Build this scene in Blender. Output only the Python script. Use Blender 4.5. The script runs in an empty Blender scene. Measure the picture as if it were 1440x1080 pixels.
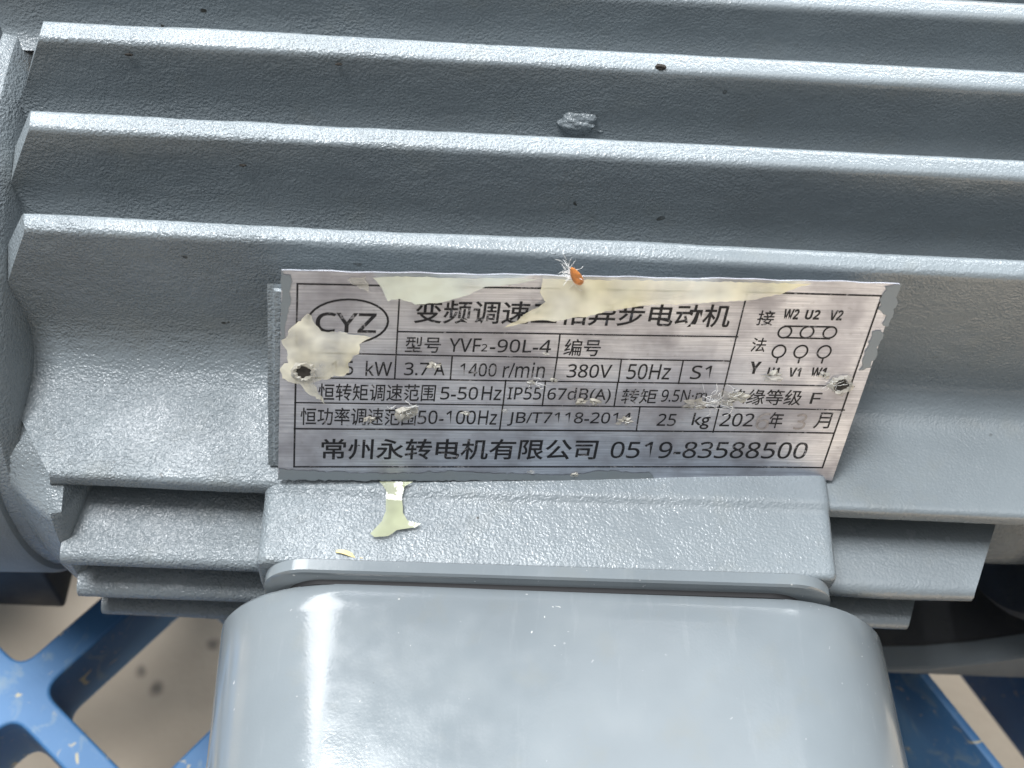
import bpy, bmesh, math, random
import numpy as np
from mathutils import Matrix, Vector
from mathutils.geometry import tessellate_polygon

random.seed(7)
S = 0.001                      # everything below is measured in millimetres
scene = bpy.context.scene
COL = scene.collection

# ------------------------------------------------------------------ camera
CAM_POS = (-20.532, -132.664, 195.123)
RIGHT = (0.9985407, 0.0205346, 0.04994797)
DOWN = (0.04493433, -0.82895249, -0.55751114)
FWD = (0.02995622, 0.55894194, -0.82866551)
cd = bpy.data.cameras.new('camera')
cam = bpy.data.objects.new('camera', cd)
COL.objects.link(cam)
cam.matrix_world = Matrix((
    (RIGHT[0], -DOWN[0], -FWD[0], CAM_POS[0] * S),
    (RIGHT[1], -DOWN[1], -FWD[1], CAM_POS[1] * S),
    (RIGHT[2], -DOWN[2], -FWD[2], CAM_POS[2] * S),
    (0, 0, 0, 1)))
cd.sensor_width = 36.0
cd.lens = 42.5
cd.clip_start = 0.005
cd.clip_end = 50.0
cd.dof.use_dof = True
cd.dof.focus_distance = 0.238
cd.dof.aperture_fstop = 20.0
scene.camera = cam

# ------------------------------------------------------------------ light
world = bpy.data.worlds.new('World')
scene.world = world
world.use_nodes = True
bg = world.node_tree.nodes['Background']
bg.inputs['Color'].default_value = (0.93, 0.97, 1.0, 1)
bg.inputs['Strength'].default_value = 0.15


def area(name, loc, aim, sx, sy, power, col=(1, 1, 1)):
    l = bpy.data.lights.new(name, 'AREA')
    l.shape = 'RECTANGLE'
    l.size, l.size_y, l.energy, l.color = sx, sy, power, col
    o = bpy.data.objects.new(name, l)
    COL.objects.link(o)
    o.location = loc
    o.rotation_euler = (Vector(aim) - Vector(loc)).to_track_quat('-Z', 'Y').to_euler()
    return o


# roof openings: a bright one behind to the left, a lower one straight behind, a pale one overhead
area('skylight_left', (-1.27, 1.15, 2.03), (0, 0, 0), 1.1, 1.3, 66, (0.96, 0.98, 1.0))
area('skylight_back', (0.10, 2.02, 1.62), (0, 0, 0), 2.6, 1.0, 92, (0.95, 0.98, 1.0))
area('skylight_above', (0.25, -0.25, 2.6), (0, 0, 0), 2.2, 1.6, 26, (0.97, 0.985, 1.0))
area('skylight_side', (-0.70, 0.05, 2.50), (0, 0, 0), 0.9, 0.7, 84, (0.97, 0.985, 1.0))
# patch of sunshine on the floor in front and to the right
sl_ = bpy.data.lights.new('sun_through_door', 'SPOT')
sl_.energy, sl_.spot_size, sl_.spot_blend, sl_.shadow_soft_size = 2700, math.radians(17), 0.35, 0.03
sl_.color = (1.0, 0.95, 0.88)
so_ = bpy.data.objects.new('sun_through_door', sl_)
COL.objects.link(so_)
so_.location = (2.5, -1.5, 2.5)
so_.rotation_euler = (Vector((0.62, -0.74, -0.27)) - so_.location).to_track_quat('-Z', 'Y').to_euler()

vs = scene.view_settings
vs.view_transform = 'Standard'
vs.look = 'None'
vs.exposure = 0.0
vs.gamma = 1.0
vs.use_curve_mapping = False


# ------------------------------------------------------------------ materials
def nt(name):
    m = bpy.data.materials.new(name)
    m.use_nodes = True
    t = m.node_tree
    return m, t, t.nodes['Principled BSDF']


def N(t, kind, **kw):
    n = t.nodes.new(kind)
    for k, v in kw.items():
        if k in n.inputs:
            n.inputs[k].default_value = v
        else:
            setattr(n, k, v)
    return n


def noise(t, vec, scale, detail=2.0, rough=0.5, dist=0.0):
    n = N(t, 'ShaderNodeTexNoise')
    n.inputs['Scale'].default_value = scale
    n.inputs['Detail'].default_value = detail
    n.inputs['Roughness'].default_value = rough
    n.inputs['Distortion'].default_value = dist
    t.links.new(vec, n.inputs['Vector'])
    return n.outputs['Fac']


def ramp(t, fac, stops):
    r = N(t, 'ShaderNodeValToRGB')
    el = r.color_ramp.elements
    while len(el) < len(stops):
        el.new(0.5)
    for e, (p, c) in zip(el, stops):
        e.position = p
        e.color = c if len(c) == 4 else (*c, 1)
    t.links.new(fac, r.inputs['Fac'])
    return r.outputs['Color']


def mapr(t, v, a, b, c, d):
    n = N(t, 'ShaderNodeMapRange')
    for k, x in zip(('From Min', 'From Max', 'To Min', 'To Max'), (a, b, c, d)):
        n.inputs[k].default_value = x
    t.links.new(v, n.inputs['Value'])
    return n.outputs['Result']


def math_(t, op, a, b=None):
    n = N(t, 'ShaderNodeMath', operation=op)
    for i, x in enumerate((a, b)):
        if x is None:
            continue
        if isinstance(x, (int, float)):
            n.inputs[i].default_value = x
        else:
            t.links.new(x, n.inputs[i])
    return n.outputs[0]


def mix(t, fac, a, b):
    n = N(t, 'ShaderNodeMix', data_type='RGBA')
    for i, x in ((0, fac), (6, a), (7, b)):
        if isinstance(x, (int, float)):
            n.inputs[i].default_value = x
        elif isinstance(x, tuple):
            n.inputs[i].default_value = (*x, 1)
        else:
            t.links.new(x, n.inputs[i])
    return n.outputs[2]


def coords(t, scale=None):
    c = N(t, 'ShaderNodeTexCoord').outputs['Object']
    if scale:
        m = N(t, 'ShaderNodeMapping')
        m.inputs['Scale'].default_value = scale
        t.links.new(c, m.inputs['Vector'])
        return m.outputs['Vector']
    return c


def bump(t, bsdf, h, dist, strength=1.0):
    b = N(t, 'ShaderNodeBump')
    b.inputs['Distance'].default_value = dist
    if isinstance(strength, (int, float)):
        b.inputs['Strength'].default_value = strength
    else:
        t.links.new(strength, b.inputs['Strength'])
    t.links.new(h, b.inputs['Height'])
    t.links.new(b.outputs['Normal'], bsdf.inputs['Normal'])


PAINT = (0.206, 0.236, 0.255)


def paint(name, base=PAINT, rough=0.25, cast=1.0, fade=True, scuffs=False):
    """enamel over a casting: granular relief, uneven film, dirt specks"""
    m, t, b = nt(name)
    v = coords(t)
    big = noise(t, v, 45, 3)
    col = mix(t, mapr(t, big, 0.3, 0.7, 0, 1), tuple(c * 0.93 for c in base), tuple(c * 1.06 for c in base))
    warm = noise(t, v, 110, 4, 0.6)
    col = mix(t, mapr(t, warm, 0.56, 0.75, 0, 0.16), col, (0.22, 0.215, 0.17))
    dirt = noise(t, v, 330, 1.0)
    patch = noise(t, v, 60, 2)
    dm = math_(t, 'MULTIPLY', mapr(t, dirt, 0.765, 0.79, 0, 1), mapr(t, patch, 0.5, 0.62, 0, 1))
    col = mix(t, dm, col, (0.035, 0.035, 0.03))
    if scuffs:      # pale grit, faint rubbed streaks and a dusty bloom
        grit = noise(t, v, 820, 1.0)
        gm = math_(t, 'MULTIPLY', mapr(t, grit, 0.755, 0.775, 0, 0.8), mapr(t, noise(t, v, 75, 2), 0.5, 0.6, 0, 1))
        col = mix(t, gm, col, (0.62, 0.62, 0.60))
        sv = coords(t, (420, 60, 60))
        col = mix(t, mapr(t, noise(t, sv, 1.0, 5, 0.7), 0.58, 0.8, 0, 0.22), col, (0.33, 0.35, 0.36))
        col = mix(t, mapr(t, noise(t, v, 22, 4, 0.65), 0.45, 0.7, 0, 0.14), col, (0.34, 0.34, 0.32))
    t.links.new(col, b.inputs['Base Color'])
    r = noise(t, v, 160, 3)
    t.links.new(mapr(t, r, 0.3, 0.7, rough - 0.05, rough + 0.07), b.inputs['Roughness'])
    b.inputs['IOR'].default_value = 1.5
    g1 = noise(t, v, 1800, 1.5, 0.5)
    g2 = noise(t, v, 420, 1.0)
    h = math_(t, 'ADD', math_(t, 'MULTIPLY', g1, 1.0), math_(t, 'MULTIPLY', g2, 0.45))
    if fade:   # the casting is coarser at its drive end
        x = N(t, 'ShaderNodeSeparateXYZ')
        t.links.new(v, x.inputs[0])
        st = mapr(t, x.outputs['X'], -0.06, 0.05, 1.5, 0.55)
        st = math_(t, 'MULTIPLY', st, mapr(t, noise(t, v, 38, 3, 0.6), 0.35, 0.65, 0.45, 1.25))
    else:
        st = 1.0
    bump(t, b, h, 0.00028 * cast, st)
    return m


M = {}
M['cast'] = paint('cast_enamel', cast=1.0)
M['smooth'] = paint('smooth_enamel', tuple(c * 0.93 for c in PAINT), rough=0.15, cast=0.045, fade=False, scuffs=True)
M['shield'] = paint('shield_enamel', tuple(c * 0.95 for c in PAINT), rough=0.5, cast=0.5, fade=False)
M['dark'] = paint('dark_foot_and_shade', (0.05, 0.052, 0.056), rough=0.5, cast=0.6, fade=False)  # dark enamel; on the right foot this tone stands in for deep shade


def plate_mat():
    m, t, b = nt('brushed_aluminium')
    v = coords(t, (60, 2600, 1))
    streak = noise(t, v, 1.0, 5, 0.65)
    v0 = coords(t)
    cloud = noise(t, v0, 70, 4, 0.6)
    fine = noise(t, v0, 900, 3, 0.6)
    col = mix(t, mapr(t, streak, 0.3, 0.7, 0, 1), (0.46, 0.485, 0.55), (0.82, 0.845, 0.92))
    col = mix(t, mapr(t, cloud, 0.42, 0.62, 0, 0.7), col, (0.37, 0.36, 0.40))
    col = mix(t, mapr(t, fine, 0.62, 0.75, 0, 0.35), col, (0.30, 0.29, 0.29))
    t.links.new(col, b.inputs['Base Color'])
    b.inputs['Metallic'].default_value = 0.9
    t.links.new(mapr(t, cloud, 0.3, 0.7, 0.36, 0.55), b.inputs['Roughness'])
    b.inputs['Anisotropic'].default_value = 0.5
    bump(t, b, streak, 0.00006, 0.6)
    return m


def simple(name, col, rough, metallic=0.0, var=0.0, scale=200, bd=0.0, bscale=900):
    m, t, b = nt(name)
    v = coords(t)
    if var:
        n = noise(t, v, scale, 4, 0.6)
        c = mix(t, mapr(t, n, 0.35, 0.65, 0, 1), tuple(x * (1 - var) for x in col), tuple(min(1, x * (1 + var)) for x in col))
        t.links.new(c, b.inputs['Base Color'])
    else:
        b.inputs['Base Color'].default_value = (*col, 1)
    b.inputs['Roughness'].default_value = rough
    b.inputs['Metallic'].default_value = metallic
    if bd:
        bump(t, b, noise(t, v, bscale, 3), bd)
    return m


def ink_mat():
    m, t, b = nt('black_etching')
    v = coords(t)
    wear = math_(t, 'MULTIPLY', noise(t, v, 1500, 3, 0.7), mapr(t, noise(t, v, 120, 2), 0.35, 0.65, 0.8, 1.25))
    t.links.new(mix(t, mapr(t, wear, 0.64, 0.76, 0, 0.8), (0.008, 0.008, 0.011), (0.36, 0.35, 0.36)), b.inputs['Base Color'])
    b.inputs['Roughness'].default_value = 0.55
    return m


def glue_mat(name, a, b_, lo, hi, rough=0.28, edge=0.1):
    m, t, b = nt(name)
    v = coords(t)
    n = noise(t, v, 60, 2, 0.5)
    t.links.new(mix(t, mapr(t, n, 0.35, 0.65, 0, 1), a, b_), b.inputs['Base Color'])
    n2 = noise(t, v, 85, 3, 0.55)
    rim = N(t, 'ShaderNodeAttribute', attribute_name='rim').outputs['Fac']
    al = math_(t, 'MULTIPLY', mapr(t, n2, 0.38, 0.62, lo, hi), mapr(t, rim, 0.0, 0.7, edge, 1.0))
    t.links.new(al, b.inputs['Alpha'])
    b.inputs['Roughness'].default_value = rough
    b.inputs['Subsurface Weight'].default_value = 0.0
    bump(t, b, noise(t, v, 130, 2, 0.5), 0.0012, 0.5)
    b.inputs['Coat Weight'].default_value = 0.5
    b.inputs['Coat Roughness'].default_value = 0.06
    return m


M['plate'] = plate_mat()
M['ink'] = ink_mat()
M['stamp'] = simple('stamped_mark', (0.30, 0.29, 0.30), 0.4, 0.6, 0.3, 900)
M['overspray'] = paint('overspray_enamel', tuple(c * 1.02 for c in PAINT), rough=0.34, cast=0.05, fade=False)
M['glue'] = glue_mat('dried_cream_glue', (0.95, 0.94, 0.83), (0.93, 0.86, 0.56), 0.55, 1.0, 0.1)
M['glue_pale'] = glue_mat('dried_pale_glue', (0.78, 0.83, 0.76), (0.76, 0.79, 0.64), 0.6, 0.98, 0.08)
M['glue_thin'] = glue_mat('dried_thin_glue', (0.88, 0.87, 0.78), (0.90, 0.84, 0.62), 0.12, 1.0, 0.16)
M['drip'] = glue_mat('glue_run', (0.46, 0.48, 0.34), (0.40, 0.43, 0.27), 0.55, 0.9, 0.06)
M['flake'] = glue_mat('torn_film', (0.72, 0.70, 0.62), (0.45, 0.42, 0.36), 0.25, 0.95, 0.35, 1.0)
M['hole'] = simple('dirty_hole', (0.03, 0.026, 0.022), 0.8, 0, 0.4, 900)
M['fibre'] = simple('white_fibre', (0.85, 0.85, 0.83), 0.6)
M['seed'] = simple('orange_husk', (0.72, 0.27, 0.07), 0.5, 0, 0.25, 700, 0.0002, 1500)
M['sliver'] = simple('yellow_sliver', (0.75, 0.62, 0.30), 0.5, 0, 0.2, 500)
M['gap'] = simple('black_gasket', (0.02, 0.02, 0.022), 0.7)


def blue_mat():
    m, t, b = nt('worn_blue_paint')
    v = coords(t)
    n = noise(t, v, 90, 5, 0.65, 1.5)
    n2 = noise(t, v, 40, 3)
    n3 = noise(t, v, 170, 2, 0.6, 1.0)
    col = mix(t, mapr(t, n2, 0.3, 0.7, 0, 1), (0.036, 0.125, 0.28), (0.058, 0.17, 0.35))
    col = mix(t, mapr(t, n, 0.55, 0.68, 0, 0.5), col, (0.20, 0.27, 0.30))
    col = mix(t, mapr(t, n3, 0.66, 0.72, 0, 0.85), col, (0.46, 0.40, 0.24))
    t.links.new(col, b.inputs['Base Color'])
    b.inputs['Roughness'].default_value = 0.56
    bump(t, b, n, 0.0003, 0.5)
    return m


M['blue'] = blue_mat()


def floor_mat():
    m, t, b = nt('concrete_floor')
    v = coords(t)
    n = noise(t, v, 9, 6, 0.6)
    col = mix(t, mapr(t, n, 0.3, 0.7, 0, 1), (0.36, 0.295, 0.225), (0.47, 0.40, 0.315))
    s = noise(t, v, 26, 2, 0.5)
    col = mix(t, mapr(t, s, 0.655, 0.70, 0, 0.8), col, (0.07, 0.06, 0.05))
    wob = noise(t, v, 140, 3)
    for sx, sy, sr in ((-160, 44, 2.0), (-157, 46, 2.2), (-140, 30, 1.8), (-165, 9, 2.6), (-158, 2, 2.2), (-180, 20, 2.6), (-121, 49, 1.6), (-147, 37, 1.4)):
        d = N(t, 'ShaderNodeVectorMath', operation='DISTANCE')
        t.links.new(v, d.inputs[0])
        d.inputs[1].default_value = (sx * S, sy * S, -0.27)
        e = math_(t, 'ADD', d.outputs['Value'], math_(t, 'MULTIPLY', wob, 0.006))
        col = mix(t, mapr(t, e, (sr + 1.6) * S, (sr + 5) * S, 0.8, 0), col, (0.085, 0.075, 0.065))
    t.links.new(col, b.inputs['Base Color'])
    b.inputs['Roughness'].default_value = 0.75
    bump(t, b, noise(t, v, 300, 4), 0.0006, 0.5)
    return m


M['floor'] = floor_mat()


# ------------------------------------------------------------------ helpers
def link(name, me, mat, parent=None, smooth=None):
    o = bpy.data.objects.new(name, me)
    COL.objects.link(o)
    me.materials.clear()
    me.materials.append(M[mat] if isinstance(mat, str) else mat)
    if smooth is not None:
        me.polygons.foreach_set('use_smooth', [True] * len(me.polygons))
        if smooth < 180:
            me.set_sharp_from_angle(angle=math.radians(smooth))
    if parent:
        o.parent = parent
    return o


def obj(name, verts, faces, mat, parent=None, smooth=None):
    me = bpy.data.meshes.new(name)
    me.from_pydata((np.asarray(verts, float) * S).tolist(), [], faces)
    me.update()
    return link(name, me, mat, parent, smooth)


def bm_obj(name, bm, mat, parent=None, smooth=40):
    me = bpy.data.meshes.new(name)
    bmesh.ops.recalc_face_normals(bm, faces=bm.faces[:])
    bm.to_mesh(me)
    bm.free()
    me.transform(Matrix.Scale(S, 4))
    return link(name, me, mat, parent, smooth)


def thing(name, label, cat, group=None, loc=(0, 0, 0)):
    o = bpy.data.objects.new(name, None)
    COL.objects.link(o)
    o.empty_display_size = 0.02
    o.location = Vector(loc) * S
    o['label'] = label
    o['category'] = cat
    if group:
        o['group'] = group
    return o


def vnoise(P, wl, seed=0):
    """smooth value noise in [-1, 1] with wavelength wl (mm)"""
    q = P / wl
    i = np.floor(q).astype(np.int64)
    f = q - i
    f = f * f * (3 - 2 * f)

    def h(dx, dy, dz):
        n = (i[:, 0] + dx) * 374761393 + (i[:, 1] + dy) * 668265263 + (i[:, 2] + dz) * 2147483647 + seed * 144665
        n = (n ^ (n >> 13)) * 1274126177 & 0x7fffffff
        n = (n ^ (n >> 16)) & 0xffff
        return n / 32767.5 - 1.0
    x, y, z = f.T
    a = h(0, 0, 0) * (1 - x) + h(1, 0, 0) * x
    b = h(0, 1, 0) * (1 - x) + h(1, 1, 0) * x
    c = h(0, 0, 1) * (1 - x) + h(1, 0, 1) * x
    d = h(0, 1, 1) * (1 - x) + h(1, 1, 1) * x
    return (a * (1 - y) + b * y) * (1 - z) + (c * (1 - y) + d * y) * z


def rounded(keys, step=0.8):
    """polyline (a, b, radius) with its corners rounded, resampled evenly"""
    k = [np.array(p[:2], float) for p in keys]
    r = [p[2] if len(p) > 2 else 0 for p in keys]
    out = [k[0]]
    for i in range(1, len(k) - 1):
        d0, d1 = k[i - 1] - k[i], k[i + 1] - k[i]
        l0, l1 = np.linalg.norm(d0), np.linalg.norm(d1)
        t = min(r[i], 0.47 * l0, 0.47 * l1)
        if t < 0.05:
            out.append(k[i])
            continue
        a, c = k[i] + d0 / l0 * t, k[i] + d1 / l1 * t
        for s in np.linspace(0, 1, 7):
            out.append((1 - s) ** 2 * a + 2 * s * (1 - s) * k[i] + s * s * c)
    out.append(k[-1])
    out = np.array(out)
    L = np.r_[0, np.cumsum(np.linalg.norm(np.diff(out, axis=0), axis=1))]
    n = max(2, int(round(L[-1] / step)))
    q = np.linspace(0, L[-1], n + 1)
    return np.c_[np.interp(q, L, out[:, 0]), np.interp(q, L, out[:, 1])]


AX = (60.0, -46.0)             # motor axis, as (y, z)


def lathe(name, prof, mat, parent, seg=128, smooth=35):
    """profile of (x, radius) turned about the motor axis"""
    v, f = [], []
    for x, r in prof:
        for s in range(seg):
            a = 2 * math.pi * s / seg
            v.append((x, AX[0] + r * math.cos(a), AX[1] + r * math.sin(a)))
    for i in range(len(prof) - 1):
        for s in range(seg):
            a, b = i * seg + s, i * seg + (s + 1) % seg
            f.append((a, a + seg, b + seg, b))
    return obj(name, v, f, mat, parent, smooth)


def rbox(x0, x1, y0, y1, z0, z1, bev=1.0, seg=3):
    bm = bmesh.new()
    bmesh.ops.create_cube(bm, size=1)
    for v in bm.verts:
        v.co = Vector((x0 + (v.co.x + .5) * (x1 - x0), y0 + (v.co.y + .5) * (y1 - y0), z0 + (v.co.z + .5) * (z1 - z0)))
    if bev:
        bmesh.ops.bevel(bm, geom=bm.edges[:], offset=bev, segments=seg, affect='EDGES', profile=0.5)
    return bm

# ------------------------------------------------------------------ nameplate artwork, in mm on the plate
TEXTS = [
   ('CYZ', (-49.29, 10.97), (-38.2, 11.0), (-48.98, 15.37), 1, 0),
   ('变频调速三相异步电动机', (-31.23, 13.41), (27.53, 13.52), (-30.87, 18.53), 1, 0),
   ('型号', (-32.88, 6.8), (-26.25, 6.82), (-32.62, 10.39), 0, 0),
   ('YVF', (-24.74, 7.1), (-18.76, 7.12), (-24.52, 10.19), 0, 0),
   ('2', (-18.59, 7.28), (-17.49, 7.28), (-18.48, 8.93), 0, 0),
   ('-90L-4', (-17.03, 7.07), (-5.51, 7.11), (-16.82, 10.07), 0, 0),
   ('编号', (-3.06, 6.56), (3.83, 6.58), (-2.8, 10.4), 0, 0),
   ('1.5', (-46.73, 1.4), (-42.65, 1.42), (-46.51, 4.61), 0, 0),
   ('kW', (-40.35, 1.3), (-35.41, 1.33), (-40.12, 4.73), 0, 0),
   ('3.7', (-33.08, 1.53), (-28.37, 1.55), (-32.87, 4.54), 0, 0),
   ('A', (-27.41, 1.61), (-25.35, 1.62), (-27.21, 4.52), 0, 0),
   ('1400', (-22.55, 1.45), (-15.57, 1.49), (-22.34, 4.53), 0, 0),
   ('r/min', (-14.33, 1.28), (-6.36, 1.32), (-14.08, 4.9), 0, 0),
   ('380V', (-2.06, 1.48), (6.43, 1.53), (-1.85, 4.64), 0, 0),
   ('50Hz', (9.5, 1.3), (17.83, 1.34), (9.74, 4.95), 0, 0),
   ('S1', (21.84, 1.53), (25.67, 1.55), (22.05, 4.76), 0, 0),
   ('恒转矩调速范围', (-49.47, -4.75), (-27.13, -4.6), (-49.18, -0.67), 0, 0),
   ('5-50', (-26.12, -4.13), (-18.92, -4.08), (-25.92, -1.07), 0, 0),
   ('Hz', (-18.18, -4.13), (-14.42, -4.11), (-17.96, -0.8), 0, 0),
   ('IP55', (-13.17, -3.93), (-6.67, -3.89), (-12.97, -0.98), 0, 0),
   ('67dB(A)', (-5.51, -4.68), (6.86, -4.59), (-5.26, -0.93), 0, 0),
   ('转矩', (9.02, -4.59), (15.92, -4.54), (9.25, -1.0), 0, 0),
   ('9.5N·m', (16.82, -4.02), (25.76, -3.95), (17.01, -1.03), 0, 0),
   ('绝缘等级', (30.05, -4.52), (44.66, -4.42), (30.28, -0.68), 0, 0),
   ('F', (46.46, -3.93), (48.45, -3.91), (46.61, -1.25), 0, 0),
   ('恒功率调速范围', (-53.18, -10.77), (-30.85, -10.58), (-52.88, -6.46), 0, 0),
   ('50-100', (-30.46, -10.2), (-19.17, -10.11), (-30.23, -6.83), 0, 0),
   ('Hz', (-18.64, -10.17), (-15.04, -10.14), (-18.41, -6.68), 0, 0),
   ('JB/T7118-2014', (-12.87, -10.37), (11.51, -10.17), (-12.65, -6.97), 0, 0),
   ('25', (16.79, -10.02), (20.5, -9.99), (16.97, -6.95), 0, 0),
   ('kg', (23.69, -10.73), (27.24, -10.7), (23.93, -6.62), 0, 0),
   ('202', (29.36, -9.95), (36.07, -9.9), (29.56, -6.64), 0, 0),
   ('6', (36.56, -10.67), (39.31, -10.65), (36.8, -6.44), 0, 1),
   ('年', (39.07, -10.18), (41.91, -10.15), (39.3, -6.17), 0, 0),
   ('3', (44.36, -10.45), (46.66, -10.43), (44.59, -6.44), 0, 1),
   ('月', (48.34, -10.05), (51.56, -10.02), (48.56, -6.04), 0, 0),
   ('常州永转电机有限公司', (-49.54, -19.43), (5.41, -18.84), (-49.17, -14.13), 1, 0),
   ('0519-83588500', (8.21, -18.4), (48.26, -17.97), (8.46, -14.12), 0, 0),
   ('接', (32.64, 14.13), (35.81, 14.13), (32.88, 17.47), 0, 0),
   ('法', (32.56, 8.12), (35.35, 8.13), (32.77, 11.35), 0, 0),
   ('Y', (33.03, 3.01), (35.15, 3.02), (33.21, 5.85), 1, 0),
   ('W2', (37.41, 15.64), (40.33, 15.65), (37.58, 17.96), 1, 0),
   ('U2', (41.55, 15.72), (44.31, 15.73), (41.71, 17.89), 1, 0),
   ('V2', (46.17, 15.71), (48.63, 15.72), (46.34, 17.99), 1, 0),
   ('U1', (36.76, 2.53), (38.98, 2.54), (36.89, 4.58), 1, 0),
   ('V1', (40.9, 2.49), (43.26, 2.51), (41.04, 4.65), 1, 0),
   ('W1', (45.25, 2.57), (48.15, 2.58), (45.4, 4.84), 1, 0),
]
LINES = [((-52.0, 21.39), (55.04, 21.39), 0.36), ((55.04, 21.39), (52.42, -20.18), 0.36), ((52.42, -20.18), (-54.95, -21.38), 0.36), ((-54.95, -21.38), (-52.0, 21.39), 0.36), ((-33.96, 11.48), (29.67, 11.48), 0.3), ((-53.01, 6.38), (29.04, 5.87), 0.3), ((-53.53, 0.63), (54.43, 0.46), 0.3), ((-53.89, -5.3), (53.77, -5.29), 0.3), ((-54.33, -11.69), (52.99, -11.15), 0.36), ((-33.68, 21.31), (-34.79, 0.62), 0.3), ((29.88, 21.14), (28.42, -11.43), 0.3), ((-3.97, 11.4), (-4.13, 5.96), 0.3), ((-23.98, 5.97), (-24.21, 0.69), 0.3), ((-4.13, 5.96), (-4.45, 0.7), 0.3), ((8.14, 5.81), (8.12, 0.53), 0.3), ((20.07, 5.87), (19.87, 0.45), 0.3), ((-13.62, 0.65), (-13.86, -5.35), 0.3), ((-5.97, 0.62), (-6.2, -5.35), 0.3), ((8.03, 0.52), (7.88, -5.36), 0.3), ((-13.91, -5.35), (-14.25, -11.48), 0.3), ((12.99, -5.39), (12.94, -11.35), 0.3), ((38.22, 6.88), (38.15, 5.82), 0.36), ((42.46, 6.96), (42.4, 5.89), 0.36), ((46.97, 7.04), (46.92, 5.97), 0.36), ((38.33, 14.11), (47.01, 14.23), 0.36), ((38.59, 11.54), (47.22, 11.55), 0.36)]
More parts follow.
